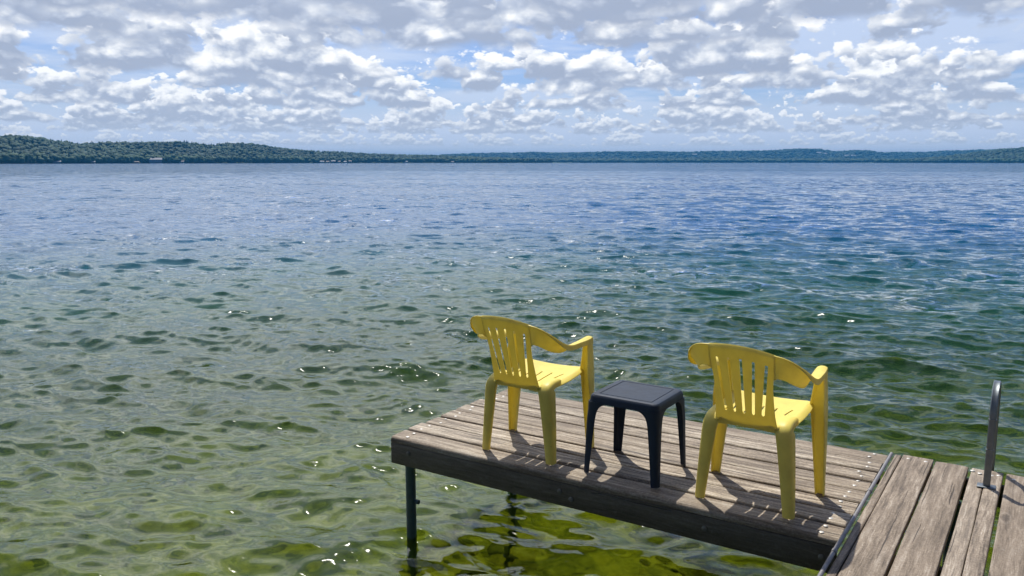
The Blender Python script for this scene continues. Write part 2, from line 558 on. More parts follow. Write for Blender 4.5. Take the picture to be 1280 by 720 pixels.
def polar_faces(n, m):
    i = np.arange(n - 1)[:, None]
    j = np.arange(m)[None, :]
    j2 = (j + 1) % m
    q = np.stack([i * m + j, i * m + j2, (i + 1) * m + j2, (i + 1) * m + j], -1)
    return q.reshape(-1, 4)


radii = [0.02, 0.4, 0.9, 1.4, 1.9]
r = 2.2
while r < 9000:
    radii.append(r)
    r *= 1.0029 if r < 32 else (1.0034 if r < 230 else (1.008 if r < 500 else 1.03))
radii = np.array(radii)
front = np.linspace(R(-45), R(45), 800)
rear = np.linspace(R(45), R(315), 100)[1:-1]
angs = np.concatenate([front, rear])
rr, aa, X, Y = polar(radii, angs)
cell = np.gradient(radii)[:, None] * np.ones_like(rr)
cell = np.maximum(cell, rr * (90 / 800 * math.pi / 180))
Z = np.zeros_like(X); DX = np.zeros_like(X); DY = np.zeros_like(X)
lost = np.zeros_like(X)
NW = 220
lam = np.exp(rng.uniform(math.log(0.11), math.log(2.6), NW))
main = math.atan2(-1.0, -0.18)
th = main + rng.normal(0, 0.52, NW)
ph = rng.uniform(0, 2 * math.pi, NW)
slope1 = 0.0262
for l, a, p in zip(lam, th, ph):
    k = 2 * math.pi / l
    s = slope1 * (0.75 + 0.5 * rng.random()) * (0.58 if l > 0.9 else (1.0 if l > 0.5 else 1.15))
    amp = s / k
    fade = np.clip((l / cell - 2.5) / 3.5, 0, 1)
    f = k * (math.cos(a) * X + math.sin(a) * Y) + p
    Z += fade * amp * np.cos(f)
    DX -= fade * amp * 0.85 * math.cos(a) * np.sin(f)
    DY -= fade * amp * 0.85 * math.sin(a) * np.sin(f)
    lost += (1 - fade ** 2) * s * s / 2
lost = np.sqrt(lost) / math.sqrt(NW * slope1 ** 2 / 2)
V = np.stack([X + DX, Y + DY, Z], -1).reshape(-1, 3)
Q = polar_faces(len(radii), len(angs))
M_WATER = water_material()
wm = fast_mesh('water', V, Q, M_WATER)
attr(wm, 'lost', lost.ravel())
attr(wm, 'ripple', np.full(lost.size, 1.0))
attr(wm, 'deep', np.clip((rr - 6) / 26, 0, 1).ravel())
tag(link('water', wm), kind='structure')

br = np.concatenate([[0.02, 1.0], np.geomspace(2.0, 60, 120), np.geomspace(66, 9000, 24)])
ba = np.concatenate([np.linspace(R(-50), R(50), 160), np.linspace(R(50), R(310), 60)[1:-1]])
rr, aa, X, Y = polar(br, ba)
bump = 0.05 * np.sin(X * 1.9 + 1.3 * np.sin(Y * 1.1)) * np.sin(Y * 1.6 + np.sin(X * 0.8)) + 0.03 * np.sin(X * 4.1 + Y * 3.3)
BV = np.stack([X, Y, bed_depth(rr) + bump * np.clip(20 / rr, 0, 1)], -1).reshape(-1, 3)
tag(link('lake_bed', fast_mesh('lake_bed', BV, polar_faces(len(br), len(ba)), bed_material())), kind='structure')


# algae-covered stones lying on the shallow bed
def stones():
    bm = bmesh.new()
    bmesh.ops.create_icosphere(bm, subdivisions=3, radius=1.0)
    bv = np.array([x.co[:] for x in bm.verts]); bm.verts.index_update()
    bf = np.array([[x.index for x in q.verts] for q in bm.faces])
    bm.free()
    n, k = 420, len(bv)
    rr_ = rng.uniform(2.2, 10.5, n); an = rng.uniform(R(-48), R(48), n)
    sz = np.exp(rng.normal(math.log(0.085), 0.45, n)).clip(0.03, 0.26)
    P = np.zeros((n, k, 3))
    for i in range(n):
        d = bv * (1 + 0.16 * np.sin(bv @ rng.normal(0, 2.2, 3) + 1.0)[:, None] + 0.10 * np.sin(bv @ rng.normal(0, 4.5, 3))[:, None])
        d = d * sz[i] * np.array([rng.uniform(0.9, 1.6), rng.uniform(0.8, 1.2), rng.uniform(0.45, 0.7)])
        c_, s_ = math.cos(an[i] * 9), math.sin(an[i] * 9)
        P[i] = np.stack([d[:, 0] * c_ - d[:, 1] * s_, d[:, 0] * s_ + d[:, 1] * c_, d[:, 2]], -1) + (rr_[i] * math.sin(an[i]), rr_[i] * math.cos(an[i]), float(bed_depth(rr_[i])) + sz[i] * 0.15)
    f = (bf[None] + (np.arange(n) * k)[:, None, None]).reshape(-1, 3)
    me = fast_mesh('bed_stones', P.reshape(-1, 3), f, M_STONE)
    attr(me, 'tone', np.repeat(rng.random(n), k))
    tag(link('bed_stones', me), kind='stuff')


def stone_material():
    m, t = mat('algae_stone')
    co = t.n('ShaderNodeTexCoord').outputs['Object']
    tone = t.n('ShaderNodeAttribute', _attribute_name='tone').outputs['Fac']
    n = t.noise(co, 9.0, 4.0, 0.65)[0]
    c = t.ramp(t.m('ADD', t.m('MULTIPLY', tone, 0.65), t.m('MULTIPLY', n, 0.35)), [(0.2, (0.09, 0.095, 0.012)), (0.5, (0.24, 0.23, 0.02)), (0.7, (0.50, 0.44, 0.045)), (0.88, (0.75, 0.68, 0.22))])
    b = t.n('ShaderNodeBsdfPrincipled', Base__Color=c, Roughness=0.85)
    t.n('ShaderNodeOutputMaterial', Surface=b)
    return m


M_STONE = stone_material()
stones()


# ------------------------------------------------------------------ far shore
def pix_dir(x, y):
    u, v = (x - 640) / F, (360 - y) / F
    return u, math.cos(PITCH) + v * math.sin(PITCH), -math.sin(PITCH) + v * math.cos(PITCH)


def at_depth(x, y, Yd):
    u, d, q = pix_dir(x, y)
    return np.array([u * Yd / d, Yd, EYE + q * Yd / d])


def ground_material(name, c0, c1):
    m, t = mat(name)
    co = t.n('ShaderNodeTexCoord').outputs['Object']
    n = t.noise(co, 0.02, 5.0, 0.6)[0]
    b = t.n('ShaderNodeBsdfPrincipled', Base__Color=t.mix(n, c0, c1), Roughness=0.95)
    t.n('ShaderNodeOutputMaterial', Surface=b)
    return m


def foliage_material(name):
    m, t = mat(name)
    co = t.n('ShaderNodeTexCoord').outputs['Object']
    tint = t.n('ShaderNodeAttribute', _attribute_name='tint').outputs['Fac']
    n = t.noise(co, 0.6, 3.0, 0.6)[0]
    c = t.ramp(t.m('ADD', t.m('MULTIPLY', tint, 0.8), t.m('MULTIPLY', n, 0.2)),
               [(0.0, (0.005, 0.022, 0.012)), (0.45, (0.014, 0.056, 0.020)), (0.8, (0.036, 0.092, 0.020)), (1.0, (0.075, 0.125, 0.025))])
    d = t.n('ShaderNodeBsdfPrincipled', Base__Color=c, Roughness=0.8)
    tr = t.n('ShaderNodeBsdfTranslucent', Color=c)
    t.n('ShaderNodeOutputMaterial', Surface=t.n('ShaderNodeMixShader', i0=0.15, i1=d.outputs[0], i2=tr.outputs[0]))
    return m


M_GROUND = ground_material('forest_floor', (0.02, 0.04, 0.012, 1), (0.045, 0.07, 0.02, 1))
M_LEAF = foliage_material('foliage')


def ico(sub):
    bm = bmesh.new()
    bmesh.ops.create_icosphere(bm, subdivisions=sub, radius=1.0)
    v = np.array([x.co[:] for x in bm.verts]); bm.verts.index_update()
    f = np.array([[x.index for x in q.verts] for q in bm.faces])
    bm.free()
    return v, f


ICO1, ICO2 = ico(1), ico(2)


def crowns(pos, rad, hgt, tint, conifer, sub):
    """one merged mesh of lumpy crowns: pos = foot points"""
    bv, bf = ICO2 if sub == 2 else ICO1
    n, k = len(pos), len(bv)
    jitter = rng.normal(1.0, 0.10, (n, k, 1)).clip(0.6, 1.5)
    v = bv[None] * jitter
    up = (v[..., 2:3] + 1) / 2
    pinch = np.where(conifer[:, None, None], np.clip(1.15 - up, 0.06, 1), 1.0)
    xy = v[..., :2] * pinch * rad[:, None, None]
    z = (0.12 + 0.88 * up) * hgt[:, None, None]
    P = np.concatenate([xy, z], -1) + pos[:, None]
    faces = (bf[None] + (np.arange(n) * k)[:, None, None]).reshape(-1, 3)
    tt = np.clip(tint[:, None] + rng.normal(0, 0.035, (n, k)), 0, 1)
    return P.reshape(-1, 3), faces, tt.ravel()


def interp(tab, x):
    a = np.array(tab, float)
    return np.interp(x, a[:, 0], a[:, 1])


def smooth_noise(x, seed, scale):
    q = np.random.default_rng(seed)
    f = q.uniform(0.3, 2.2, 9) / scale
    p = q.uniform(0, 6.28, 9)
    return sum(np.sin(x * a + b) for a, b in zip(f, p)) / 3.0


LAYERS = [
    # name, shore-depth table, ridge table (px row), ridge set-back, tree height, tree spacing, crown detail
    dict(ridge=[(-700, 186), (-480, 180), (-260, 176), (-120, 172), (0, 169.5), (32, 170), (60, 175), (100, 180), (126, 178), (160, 178), (222, 178), (262, 181), (288, 179), (312, 179), (342, 183), (380, 188), (420, 190), (470, 192), (540, 194), (600, 196), (668, 198.5), (690, 203)],
         shore=[(-260, 1150), (0, 1350), (60, 1500), (300, 2000), (480, 2600), (690, 3200)], back=380, th=15, sp=9.5, sub=2, x=(-560, 690), seed=1),
    dict(ridge=[(540, 194), (560, 192.5), (620, 191), (700, 190.5), (760, 189.5), (820, 189), (860, 189.6), (900, 188.6), (960, 188), (970, 187.4), (1000, 185.6), (1022, 185.8), (1044, 189.2), (1072, 187.2), (1084, 187.5), (1100, 190.8), (1140, 190.6), (1190, 187.8), (1230, 187.6), (1300, 187), (1500, 186), (1700, 188), (1900, 192), (2050, 199)],
         shore=[(540, 5200), (2050, 5200)], back=900, th=17, sp=24, sub=1, x=(535, 2000), seed=2),
    dict(ridge=[(620, 201), (660, 198.5), (720, 197), (800, 198), (860, 197), (960, 197.5), (1060, 197.5), (1120, 198.5), (1180, 200.5), (1260, 202)],
         shore=[(620, 4100), (1260, 4100)], back=350, th=15, sp=20, sub=1, x=(625, 1250), seed=3),
    dict(ridge=[(1090, 202), (1130, 199), (1180, 195), (1230, 188.5), (1256, 186), (1280, 184), (1330, 182), (1500, 178), (1700, 181), (1900, 190), (2000, 199)],
         shore=[(1090, 3600), (1280, 2900), (1500, 2300), (2000, 2300)], back=450, th=15, sp=13, sub=2, x=(1095, 1960), seed=4),
]


def terrain_point(Ld, x, b):
    x = np.asarray(x, float); b = np.asarray(b, float)
    D0 = interp(Ld['shore'], x)
    Yr = D0 + Ld['back']
    ry = interp(Ld['ridge'], x)
    zr = np.maximum(EYE + Yr * (203 - ry) / F * 1.0 - Ld['th'] * 1.15, 1.0)
    Yd = D0 + b * Ld['back'] / 0.7 + smooth_noise(x, Ld['seed'], 30) * 12
    prof = np.where(b < 0.7, np.sin(np.clip(b / 0.7, 0, 1) * math.pi / 2) ** 1.25, 1 - 0.5 * ((b - 0.7) / 0.3) ** 2)
    bumps = smooth_noise(x + b * 90, Ld['seed'] + 10, 14) * 0.05 + smooth_noise(x * 0.7 - b * 160, Ld['seed'] + 20, 22) * 0.06
    z = 0.35 + zr * prof * (1 + bumps * np.clip(b * 2, 0, 1) * (b < 0.62))
    u = (x - 640) / F
    return np.stack([u / 1.0117 * Yd, Yd, z], -1)


for li, Ld in enumerate(LAYERS):
    xs = np.linspace(Ld['x'][0] - 25, Ld['x'][1] + 25, 260)
    bs = np.linspace(0, 1, 30)
    xx, bb = np.meshgrid(xs, bs, indexing='ij')
    G = terrain_point(Ld, xx, bb)
    G[:, 0, 2] = -1.5
    n, m = G.shape[:2]
    i = np.arange(n - 1)[:, None]; j = np.arange(m - 1)[None]
    q = np.stack([i * m + j, (i + 1) * m + j, (i + 1) * m + j + 1, i * m + j + 1], -1).reshape(-1, 4)
    tag(link('hills', fast_mesh('hills', G.reshape(-1, 3), q, M_GROUND)), kind='structure')
    D0 = interp(Ld['shore'], np.array(Ld['x'])).mean()
    width = (Ld['x'][1] - Ld['x'][0]) / F * D0
    cnt = int(width * Ld['back'] / 0.7 * 0.80 / Ld['sp'] ** 2)
    x = rng.uniform(*Ld['x'], cnt)
    b = rng.uniform(0.004, 0.80, cnt) ** 1.15
    k = int(width / Ld['sp'] * 2.2)                       # a denser row along the water
    x = np.concatenate([x, rng.uniform(*Ld['x'], k)])
    b = np.concatenate([b, rng.uniform(0.004, 0.03, k)])
    pos = terrain_point(Ld, x, b)
    cnt = len(x)
    hgt = Ld['th'] * rng.uniform(0.65, 1.2, cnt)
    con = rng.random(cnt) < 0.22
    hgt[con] *= 1.15
    rad = Ld['sp'] * rng.uniform(0.48, 0.85, cnt)
    rad[con] *= 0.62
    patch = smooth_noise(pos[:, 0] * 0.02 + b * 9, Ld['seed'] + 30, 1.0) * 0.17
    tint = np.clip(0.42 + patch + rng.normal(0, 0.08, cnt) - 0.20 * con + 0.26 * (b < 0.03), 0, 1)
    P, f, tt = crowns(pos, rad, hgt, tint, con, Ld['sub'])
    fm = fast_mesh('forest', P, f, M_LEAF, smooth=Ld['sub'] == 2)
    attr(fm, 'tint', tt)
    tag(link('forest', fm), kind='stuff')

# trees that stand out along the near left shore
M_BARK = ground_material('bark', (0.05, 0.04, 0.03, 1), (0.10, 0.08, 0.06, 1))


def make_tree(h, rad, tint):
    root = empty('shore_tree', (0, 0, 0))
    bm = bmesh.new()
    add_tube(bm, [(0, 0, -0.5), (0.1, 0, h * 0.25), (0.0, 0.15, h * 0.6), (0, 0, h * 0.85)], [0.35, 0.28, 0.18, 0.06], 8)
    for a in (0.4, 2.3, 4.2):
        add_tube(bm, [(0, 0, h * 0.35), (math.cos(a) * rad * 0.4, math.sin(a) * rad * 0.4, h * 0.5), (math.cos(a) * rad * 0.7, math.sin(a) * rad * 0.7, h * 0.62)], [0.16, 0.1, 0.04], 6)
    link('trunk', bm_mesh('trunk', bm, M_BARK), root)
    n = 26
    an = rng.uniform(0, 6.28, n); zz = rng.uniform(0.12, 0.8, n)
    q = rad * (0.85 - 0.6 * np.abs(zz - 0.38)) * np.sqrt(rng.random(n))
    pos = np.stack([q * np.cos(an), q * np.sin(an), zz * h], -1)
    P, f, tt = crowns(pos, rad * rng.uniform(0.24, 0.42, n), h * rng.uniform(0.16, 0.26, n), np.clip(tint + rng.normal(0, 0.12, n), 0, 1), np.zeros(n, bool), 2)
    cm = fast_mesh('crown', P, f, M_LEAF, smooth=False)
    attr(cm, 'tint', tt)
    link('crown', cm, root)
    return root


protos = [make_tree(15, 6.0, 0.82), make_tree(12, 5.0, 0.66), make_tree(17, 5.5, 0.50)]
tree_px = [(4, 0), (13, 0), (20, 2), (30, 0), (40, 1), (52, 1), (66, 2), (92, 1), (106, 2), (140, 1), (152, 0), (161, 0), (172, 1), (180, 0), (212, 2), (244, 1), (254, 0), (268, 1), (277, 0), (290, 2), (310, 1), (324, 1)]
LBL = {0: 'round light green tree standing at the water on the far left shore',
       1: 'mid green broad tree standing at the water on the far left shore',
       2: 'tall dark green tree standing at the water on the far left shore'}
seen = set()
for px, kd in tree_px:
    o = protos[kd] if kd not in seen else copy_tree(protos[kd])
    seen.add(kd)
    p = terrain_point(LAYERS[0], px, 0.006)
    o.location = (p[0], p[1] - 6, max(0.3, p[2] - 0.4))
    s = random.uniform(0.75, 1.1)
    o.scale = (s, s, s)
    o.rotation_euler = (0, 0, random.uniform(0, 6.28))
    tag(o, LBL[kd], 'tree', ('light green', 'mid green', 'dark green')[kd] + ' trees along the far left shore')


def flat_mat(name, c, rough=0.7):
    m, t = mat(name)
    co = t.n('ShaderNodeTexCoord').outputs['Object']
    n = t.noise(co, 0.8, 4.0, 0.6)[0]
    b = t.n('ShaderNodeBsdfPrincipled', Base__Color=t.mix(t.mapr(n, 0.3, 0.7, 0.0, 0.3), (*c, 1), tuple(0.7 * q for q in c) + (1,)), Roughness=rough)
    t.n('ShaderNodeOutputMaterial', Surface=b)
    return m


M_WHITE = flat_mat('white_siding', (0.72, 0.71, 0.68))
M_GREYW = flat_mat('grey_blue_siding', (0.26, 0.30, 0.36))
M_BROWNW = flat_mat('brown_siding', (0.20, 0.14, 0.10))
M_ROOFG = flat_mat('grey_roof', (0.22, 0.23, 0.26))
M_ROOFB = flat_mat('brown_roof', (0.15, 0.11, 0.09))
M_WIN = flat_mat('dark_window', (0.03, 0.04, 0.05), 0.1)


def house(px, back, wdt, dep, hgt, rise, wall, roof, label, nwin, layer=0, cat='house', b=0.004, floors=1):
    p = terrain_point(LAYERS[layer], px, b)
    root = empty('lake_house', (p[0], p[1] - back, max(0.5, float(p[2]))), -math.atan2(p[0], p[1]))
    bm = bmesh.new(); add_box(bm, (0, 0, hgt / 2 - 0.5), (wdt, dep, hgt + 1))
    link('wall', bm_mesh('wall', bm, wall), root)
    bm = bmesh.new()
    ov = 0.6
    pr = [(-dep / 2 - ov, hgt - 0.15), (0, hgt + rise), (dep / 2 + ov, hgt - 0.15), (dep / 2 + ov, hgt + 0.25), (0, hgt + rise + 0.4), (-dep / 2 - ov, hgt + 0.25)]
    a = [bm.verts.new((-wdt / 2 - ov, y, z)) for y, z in pr]
    c = [bm.verts.new((wdt / 2 + ov, y, z)) for y, z in pr]
    for i in range(6):
        bm.faces.new((a[i], a[(i + 1) % 6], c[(i + 1) % 6], c[i]))
    for q in (a, c):
        bm.faces.new((q[0], q[1], q[4], q[5])); bm.faces.new((q[1], q[2], q[3], q[4]))
    # gable infill
    link('roof', bm_mesh('roof', bm, roof), root)
    for fl in range(floors):
        for i in range(nwin):
            bm = bmesh.new()
            add_box(bm, (-wdt / 2 + (i + 0.5) * wdt / nwin, -dep / 2 - 0.06, hgt / floors * (fl + 0.55)), (wdt / nwin * 0.55, 0.12, hgt / floors * 0.45))
            link('window', bm_mesh('window', bm, M_WIN), root)
    tag(root, label, cat, 'houses on the far shore')
    return root


house(198, 14, 26, 11, 7.5, 4, M_GREYW, M_ROOFG, 'long two storey grey blue house at the water on the left shore', 6, floors=2)
house(230, 12, 9, 7, 3.5, 2.2, M_WHITE, M_ROOFB, 'small white cottage at the water right of the long grey blue house', 2)
house(75, 10, 13, 7, 3.0, 1.8, M_GREYW, M_ROOFG, 'low grey cottage at the water near the left end of the shore', 3)
house(118, 10, 12, 6, 2.6, 1.5, M_BROWNW, M_ROOFG, 'low brown boathouse with pale roof at the water left of the grey houses', 2, cat='boathouse')
house(172, 10, 14, 6, 2.6, 1.4, M_BROWNW, M_ROOFB, 'low brown cabin at the water just left of the long grey blue house', 3, cat='cabin')
for i, px in enumerate((404, 411, 418, 425, 432, 439, 508, 566)):
    o = house(px, 14, (11, 8, 12, 9)[i % 4], 8, (4, 3.5, 5)[i % 3], 2.2, (M_WHITE, M_WHITE, M_GREYW)[i % 3], (M_ROOFG, M_ROOFB)[i % 2],
              'tiny pale cottage in the row by the water at the middle of the far shore' if i < 6 else ('lone pale cottage by the water right of the cottage row' if i == 6 else 'rightmost lone pale cottage by the water below the blue hills'), 2)
for i, (px, lay, b) in enumerate(((868, 1, 0.36), (1023, 1, 0.34), (1030, 1, 0.32), (1058, 1, 0.25), (1066, 1, 0.24))):
    house(px, 0, 30, 16, 13, 6, M_WHITE, M_ROOFG,
          ('lone pale farm building high on the distant blue hill', 'pale farm buildings beside each other on the far right hillside', 'pale farm buildings beside each other on the far right hillside', 'pale houses low on the right hillside below the farm buildings', 'pale houses low on the right hillside below the farm buildings')[i], 3, layer=lay, b=b, cat='building')

# air: far hills fade to blue
hb = bmesh.new()
add_box(hb, (0, 2500, 50), (18500, 18500, 150.0))
hm = bpy.data.materials.new('haze')
hm.use_nodes = True
ht = NT(hm.node_tree)
hv = ht.n('ShaderNodeVolumePrincipled', Color=(0.055, 0.33, 0.74, 1), Density=0.00011, Anisotropy=0.0)
ht.n('ShaderNodeOutputMaterial', Volume=hv)
tag(link('haze', bm_mesh('haze', hb, hm)), kind='stuff')


# ------------------------------------------------------------------ docks
def boards_mesh(name, specs, along_x, mat_, thick=0.038):
    """specs: (x0, x1, y0, y1) in local metres; one mesh of separate worn boards"""
    bm = bmesh.new()
    lay = bm.verts.layers.float.new('board')
    for (x0, x1, y0, y1, round_lo) in specs:
        L = (x1 - x0) if along_x else (y1 - y0)
        Wd = (y1 - y0) if along_x else (x1 - x0)
        nseg = max(2, int(L / 0.10))
        # cross-section of the board (across, z), top corners worn round
        r_ = random.uniform(0.010, 0.015) if along_x else random.uniform(0.004, 0.007)
        rl = round_lo if round_lo else r_
        prof = [(0, -thick), (0, -rl)]
        prof += [(rl - rl * math.cos(a), -rl + rl * math.sin(a)) for a in (R(30), R(60))]
        prof += [(rl, 0)] + [(rl + (Wd - rl - r_) * q, 0.0) for q in (0.2, 0.4, 0.6, 0.8)] + [(Wd - r_, 0)]
        prof += [(Wd - r_ + r_ * math.sin(a), -r_ + r_ * math.cos(a)) for a in (R(30), R(60))]
        prof += [(Wd, -r_), (Wd, -thick)]
        cup = random.uniform(-0.002, 0.003)
        dz0, tw, ph0 = random.uniform(-0.003, 0.003), random.uniform(-0.012, 0.012), random.uniform(0, 6)
        bid = random.random()
        rings = []
        for i in range(nseg + 1):
            l = i / nseg * L
            ring = []
            wob = 0.0014 * math.sin(l * 2.1 + ph0) + 0.0006 * math.sin(l * 9 + 2 * ph0)
            for (c, z) in prof:
                z2 = z + dz0 + tw * (l / L - 0.5) * (c / Wd - 0.5) * 0.4 + cup * (1 - (2 * c / Wd - 1) ** 2) * (z > -0.02)
                c2 = c + wob * (1 if 0.2 < c / Wd else 0.4) + random.uniform(-0.0006, 0.0006)
                v = bm.verts.new((x0 + l, y0 + c2, z2) if along_x else (x0 + c2, y0 + l, z2))
                v[lay] = bid
                ring.append(v)
            rings.append(ring)
        n = len(prof)
        for a, b in zip(rings[:-1], rings[1:]):
            for k in range(n): bm.faces.new((a[k], a[(k + 1) % n], b[(k + 1) % n], b[k]))
        bm.faces.new(rings[0][::-1]); bm.faces.new(rings[-1])
    return bm_mesh(name, bm, mat_, 50)


def screw_mesh():
    bm = bmesh.new()
    prof = [(0.0095, 0.0), (0.0095, 0.0012), (0.0075, 0.0026), (0.004, 0.0032)]
    rings = [[bm.verts.new((q * math.cos(2 * math.pi * k / 14), q * math.sin(2 * math.pi * k / 14), z)) for k in range(14)] for q, z in prof]
    for a, b in zip(rings[:-1], rings[1:]):
        for k in range(14): bm.faces.new((a[k], a[(k + 1) % 14], b[(k + 1) % 14], b[k]))
    bm.faces.new(rings[-1]); bm.faces.new(rings[0][::-1])
    return bm_mesh('nail_head', bm, M_NAIL)


NAIL = screw_mesh()

# swimming platform: boards run along local x, origin at its far right corner
plat = empty('swim_platform', tuple(st(-0.004, -0.004)), A1 + R(1.5))
tag(plat, 'weathered wooden platform on thin posts carrying the yellow chairs', 'dock platform')
PL, PW, NB = 2.60, 1.285, 8
bwid = PW / NB
specs = []
for k in range(NB):
    y1 = -k * bwid
    y0 = y1 - bwid + random.uniform(0.010, 0.016)
    specs.append((-PL - 0.045 * k / 7 + random.uniform(-0.010, 0.010), -0.022 - 0.0262 * k * bwid + random.uniform(-0.006, 0.002), y0 + 0.0, y1, 0.022 if k == NB - 1 else 0))
deck = link('deck_boards', boards_mesh('deck_boards', specs, True, M_PLANK), plat)
for k, sp in enumerate(specs):
    for xe in (sp[0] + 0.085, sp[1] - 0.075):
        for fy in (0.28, 0.74):
            o = link('nail_head', NAIL, deck)
            o.location = (xe + random.uniform(-0.02, 0.02), sp[2] + (sp[3] - sp[2]) * fy + random.uniform(-0.01, 0.01), 0.001)
            s = random.uniform(0.85, 1.25); o.scale = (s, s, 1)


def beam(name, c, size, parent, m, bev=0.008):
    bm = bmesh.new()
    add_box(bm, (0, 0, 0), size, bev)
    o = link(name, bm_mesh(name, bm, m), parent)
    o.location = c
    return o


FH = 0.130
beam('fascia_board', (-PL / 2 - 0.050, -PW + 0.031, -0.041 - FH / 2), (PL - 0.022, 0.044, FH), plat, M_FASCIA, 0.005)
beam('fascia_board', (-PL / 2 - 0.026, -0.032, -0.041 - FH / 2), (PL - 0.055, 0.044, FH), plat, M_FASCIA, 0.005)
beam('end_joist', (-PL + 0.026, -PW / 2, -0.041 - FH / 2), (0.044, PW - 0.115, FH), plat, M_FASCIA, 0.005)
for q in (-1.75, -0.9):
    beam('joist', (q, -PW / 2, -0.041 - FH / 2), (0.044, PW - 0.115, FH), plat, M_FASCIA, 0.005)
for (bx, bz) in ((-2.50, -0.085), (-1.46, -0.045 - 0.045), (-1.39, -0.12), (-0.66, -0.10), (-0.12, -0.10)):
    bm = bmesh.new()
    add_tube(bm, [(0, 0.003, 0), (0, -0.004, 0), (0, -0.007, 0)], [0.014, 0.014, 0.008], 12)
    o = link('bolt_head', bm_mesh('bolt_head', bm, M_BOLT), plat)
    o.location = (bx, -PW + 0.009, bz)


def post(x, y, parent, knob=True, rad=0.031, top=-0.05, depth=1.75):
    bm = bmesh.new()
    add_tube(bm, [(0, 0, top), (0, 0, -depth)], rad, 20)
    o = link('support_post', bm_mesh('support_post', bm, M_POST), parent)
    o.location = (x, y, 0)
    if knob:
        bm = bmesh.new()
        add_tube(bm, [(0, 0, -0.42), (rad + 0.012, 0, -0.42), (rad + 0.013, 0, -0.42), (rad + 0.030, 0, -0.42)], [0.010, 0.010, 0.016, 0.015], 10)
        k = link('set_screw', bm_mesh('set_screw', bm, M_POST), o)
        bm = bmesh.new()
    return o


post(-PL + 0.050, -PW + 0.085, plat)
post(-PL + 0.095, -0.10, plat, False)

# main dock: boards run along local y (out over the lake); local x to the right
dock = empty('main_dock', tuple(CORNER), A1)
tag(dock, 'wide weathered dock of long boards running out beside the platform', 'dock')
edges = [(0.004, 0.040), (0.045, 0.200), (0.213, 0.373), (0.389, 0.459), (0.463, 0.536), (0.551, 0.705), (0.719, 0.872), (0.887, 1.04), (1.056, 1.21)]
specs = []
for i, (a, b) in enumerate(edges):
    specs.append((a, b, -8.2, 0.030 + random.uniform(-0.012, 0.012) - (0.02 if i == 0 else 0), 0))
ddeck = link('deck_boards', boards_mesh('deck_boards', specs, False, M_PLANK2), dock)
for i, (a, b) in enumerate(edges[1:]):
    for ye in (-0.035, -2.4):
        for fx in (0.24, 0.76):
            o = link('nail_head', NAIL, ddeck)
            o.location = (a + (b - a) * fx + random.uniform(-0.01, 0.01), ye + random.uniform(-0.02, 0.02), 0.001)
            s = random.uniform(0.9, 1.3); o.scale = (s, s, 1)
bm = bmesh.new()
add_tube(bm, [(0, 0.01, 0), (0, -2.4, 0), (0.001, -5.0, 0), (0, -8.2, 0)], 0.0095, 12)
o = link('edge_pipe', bm_mesh('edge_pipe', bm, M_PIPE), dock); o.location = (-0.012, 0, 0.004)
for y in (-0.62, -1.4, -2.6):
    bm = bmesh.new(); add_tube(bm, [(0, 0, 0), (0, -0.03, 0)], 0.012, 12)
    o = link('pipe_coupling', bm_mesh('pipe_coupling', bm, M_PIPE), dock); o.location = (-0.012, y, 0.004)
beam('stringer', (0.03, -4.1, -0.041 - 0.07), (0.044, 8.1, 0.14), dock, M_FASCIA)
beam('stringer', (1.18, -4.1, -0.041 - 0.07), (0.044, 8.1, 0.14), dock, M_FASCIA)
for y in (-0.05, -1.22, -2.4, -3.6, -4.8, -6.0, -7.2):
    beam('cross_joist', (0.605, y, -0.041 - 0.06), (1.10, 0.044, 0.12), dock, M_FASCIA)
for y in (-0.4, -3.4, -6.4):
    post(0.35, y, dock, False); post(1.12, y, dock, False)

# ladder handrail
rail = empty('ladder_handrail', tuple(st(0.475, -0.235)), A1)
tag(rail, 'grey metal hoop handrail bolted to the dock by its far edge', 'handrail')
bm = bmesh.new()
RT, RR = 0.52, 0.135
path = [(0, 0, 0.004), (0, 0.0, 0.2)] + [(0, RR - RR * math.cos(a), RT - RR + RR * math.sin(a)) for a in np.linspace(0, math.pi, 15)] + [(0, 2 * RR + 0.045, 0.1), (0, 2 * RR + 0.06, -0.3), (0, 2 * RR + 0.06, -1.45)]
pth = [Vector(p) for p in path]
prof = [(-0.022, -0.007), (-0.022, 0.007), (-0.017, 0.011), (-0.006, 0.0095), (0.006, 0.0095), (0.017, 0.011), (0.022, 0.007), (0.022, -0.007), (0.017, -0.011), (0.006, -0.0095), (-0.006, -0.0095), (-0.017, -0.011)]
rings = []
for i, p in enumerate(pth):
    d = (pth[min(i + 1, len(pth) - 1)] - pth[max(i - 1, 0)]).normalized()
    sx = Vector((1, 0, 0)); ny = d.cross(sx)
    rings.append([bm.verts.new(p + sx * a * 0.74 + ny * b) for a, b in prof])
for a, b in zip(rings[:-1], rings[1:]):
    for k in range(12): bm.faces.new((a[k], a[(k + 1) % 12], b[(k + 1) % 12], b[k]))
bm.faces.new(rings[0]); bm.faces.new(rings[-1])
link('rail', bm_mesh('rail', bm, M_ALU), rail)
bm = bmesh.new(); add_box(bm, (0.0, 0.0, 0.0045), (0.085, 0.06, 0.006), 0.002)
link('base_plate', bm_mesh('base_plate', bm, M_ALU), rail)
for z in (0.20, 0.36):
    bm = bmesh.new(); add_box(bm, (0, 0, z), (0.0365, 0.028, 0.008), 0.002)
    link('clamp_band', bm_mesh('clamp_band', bm, M_ALU), rail)


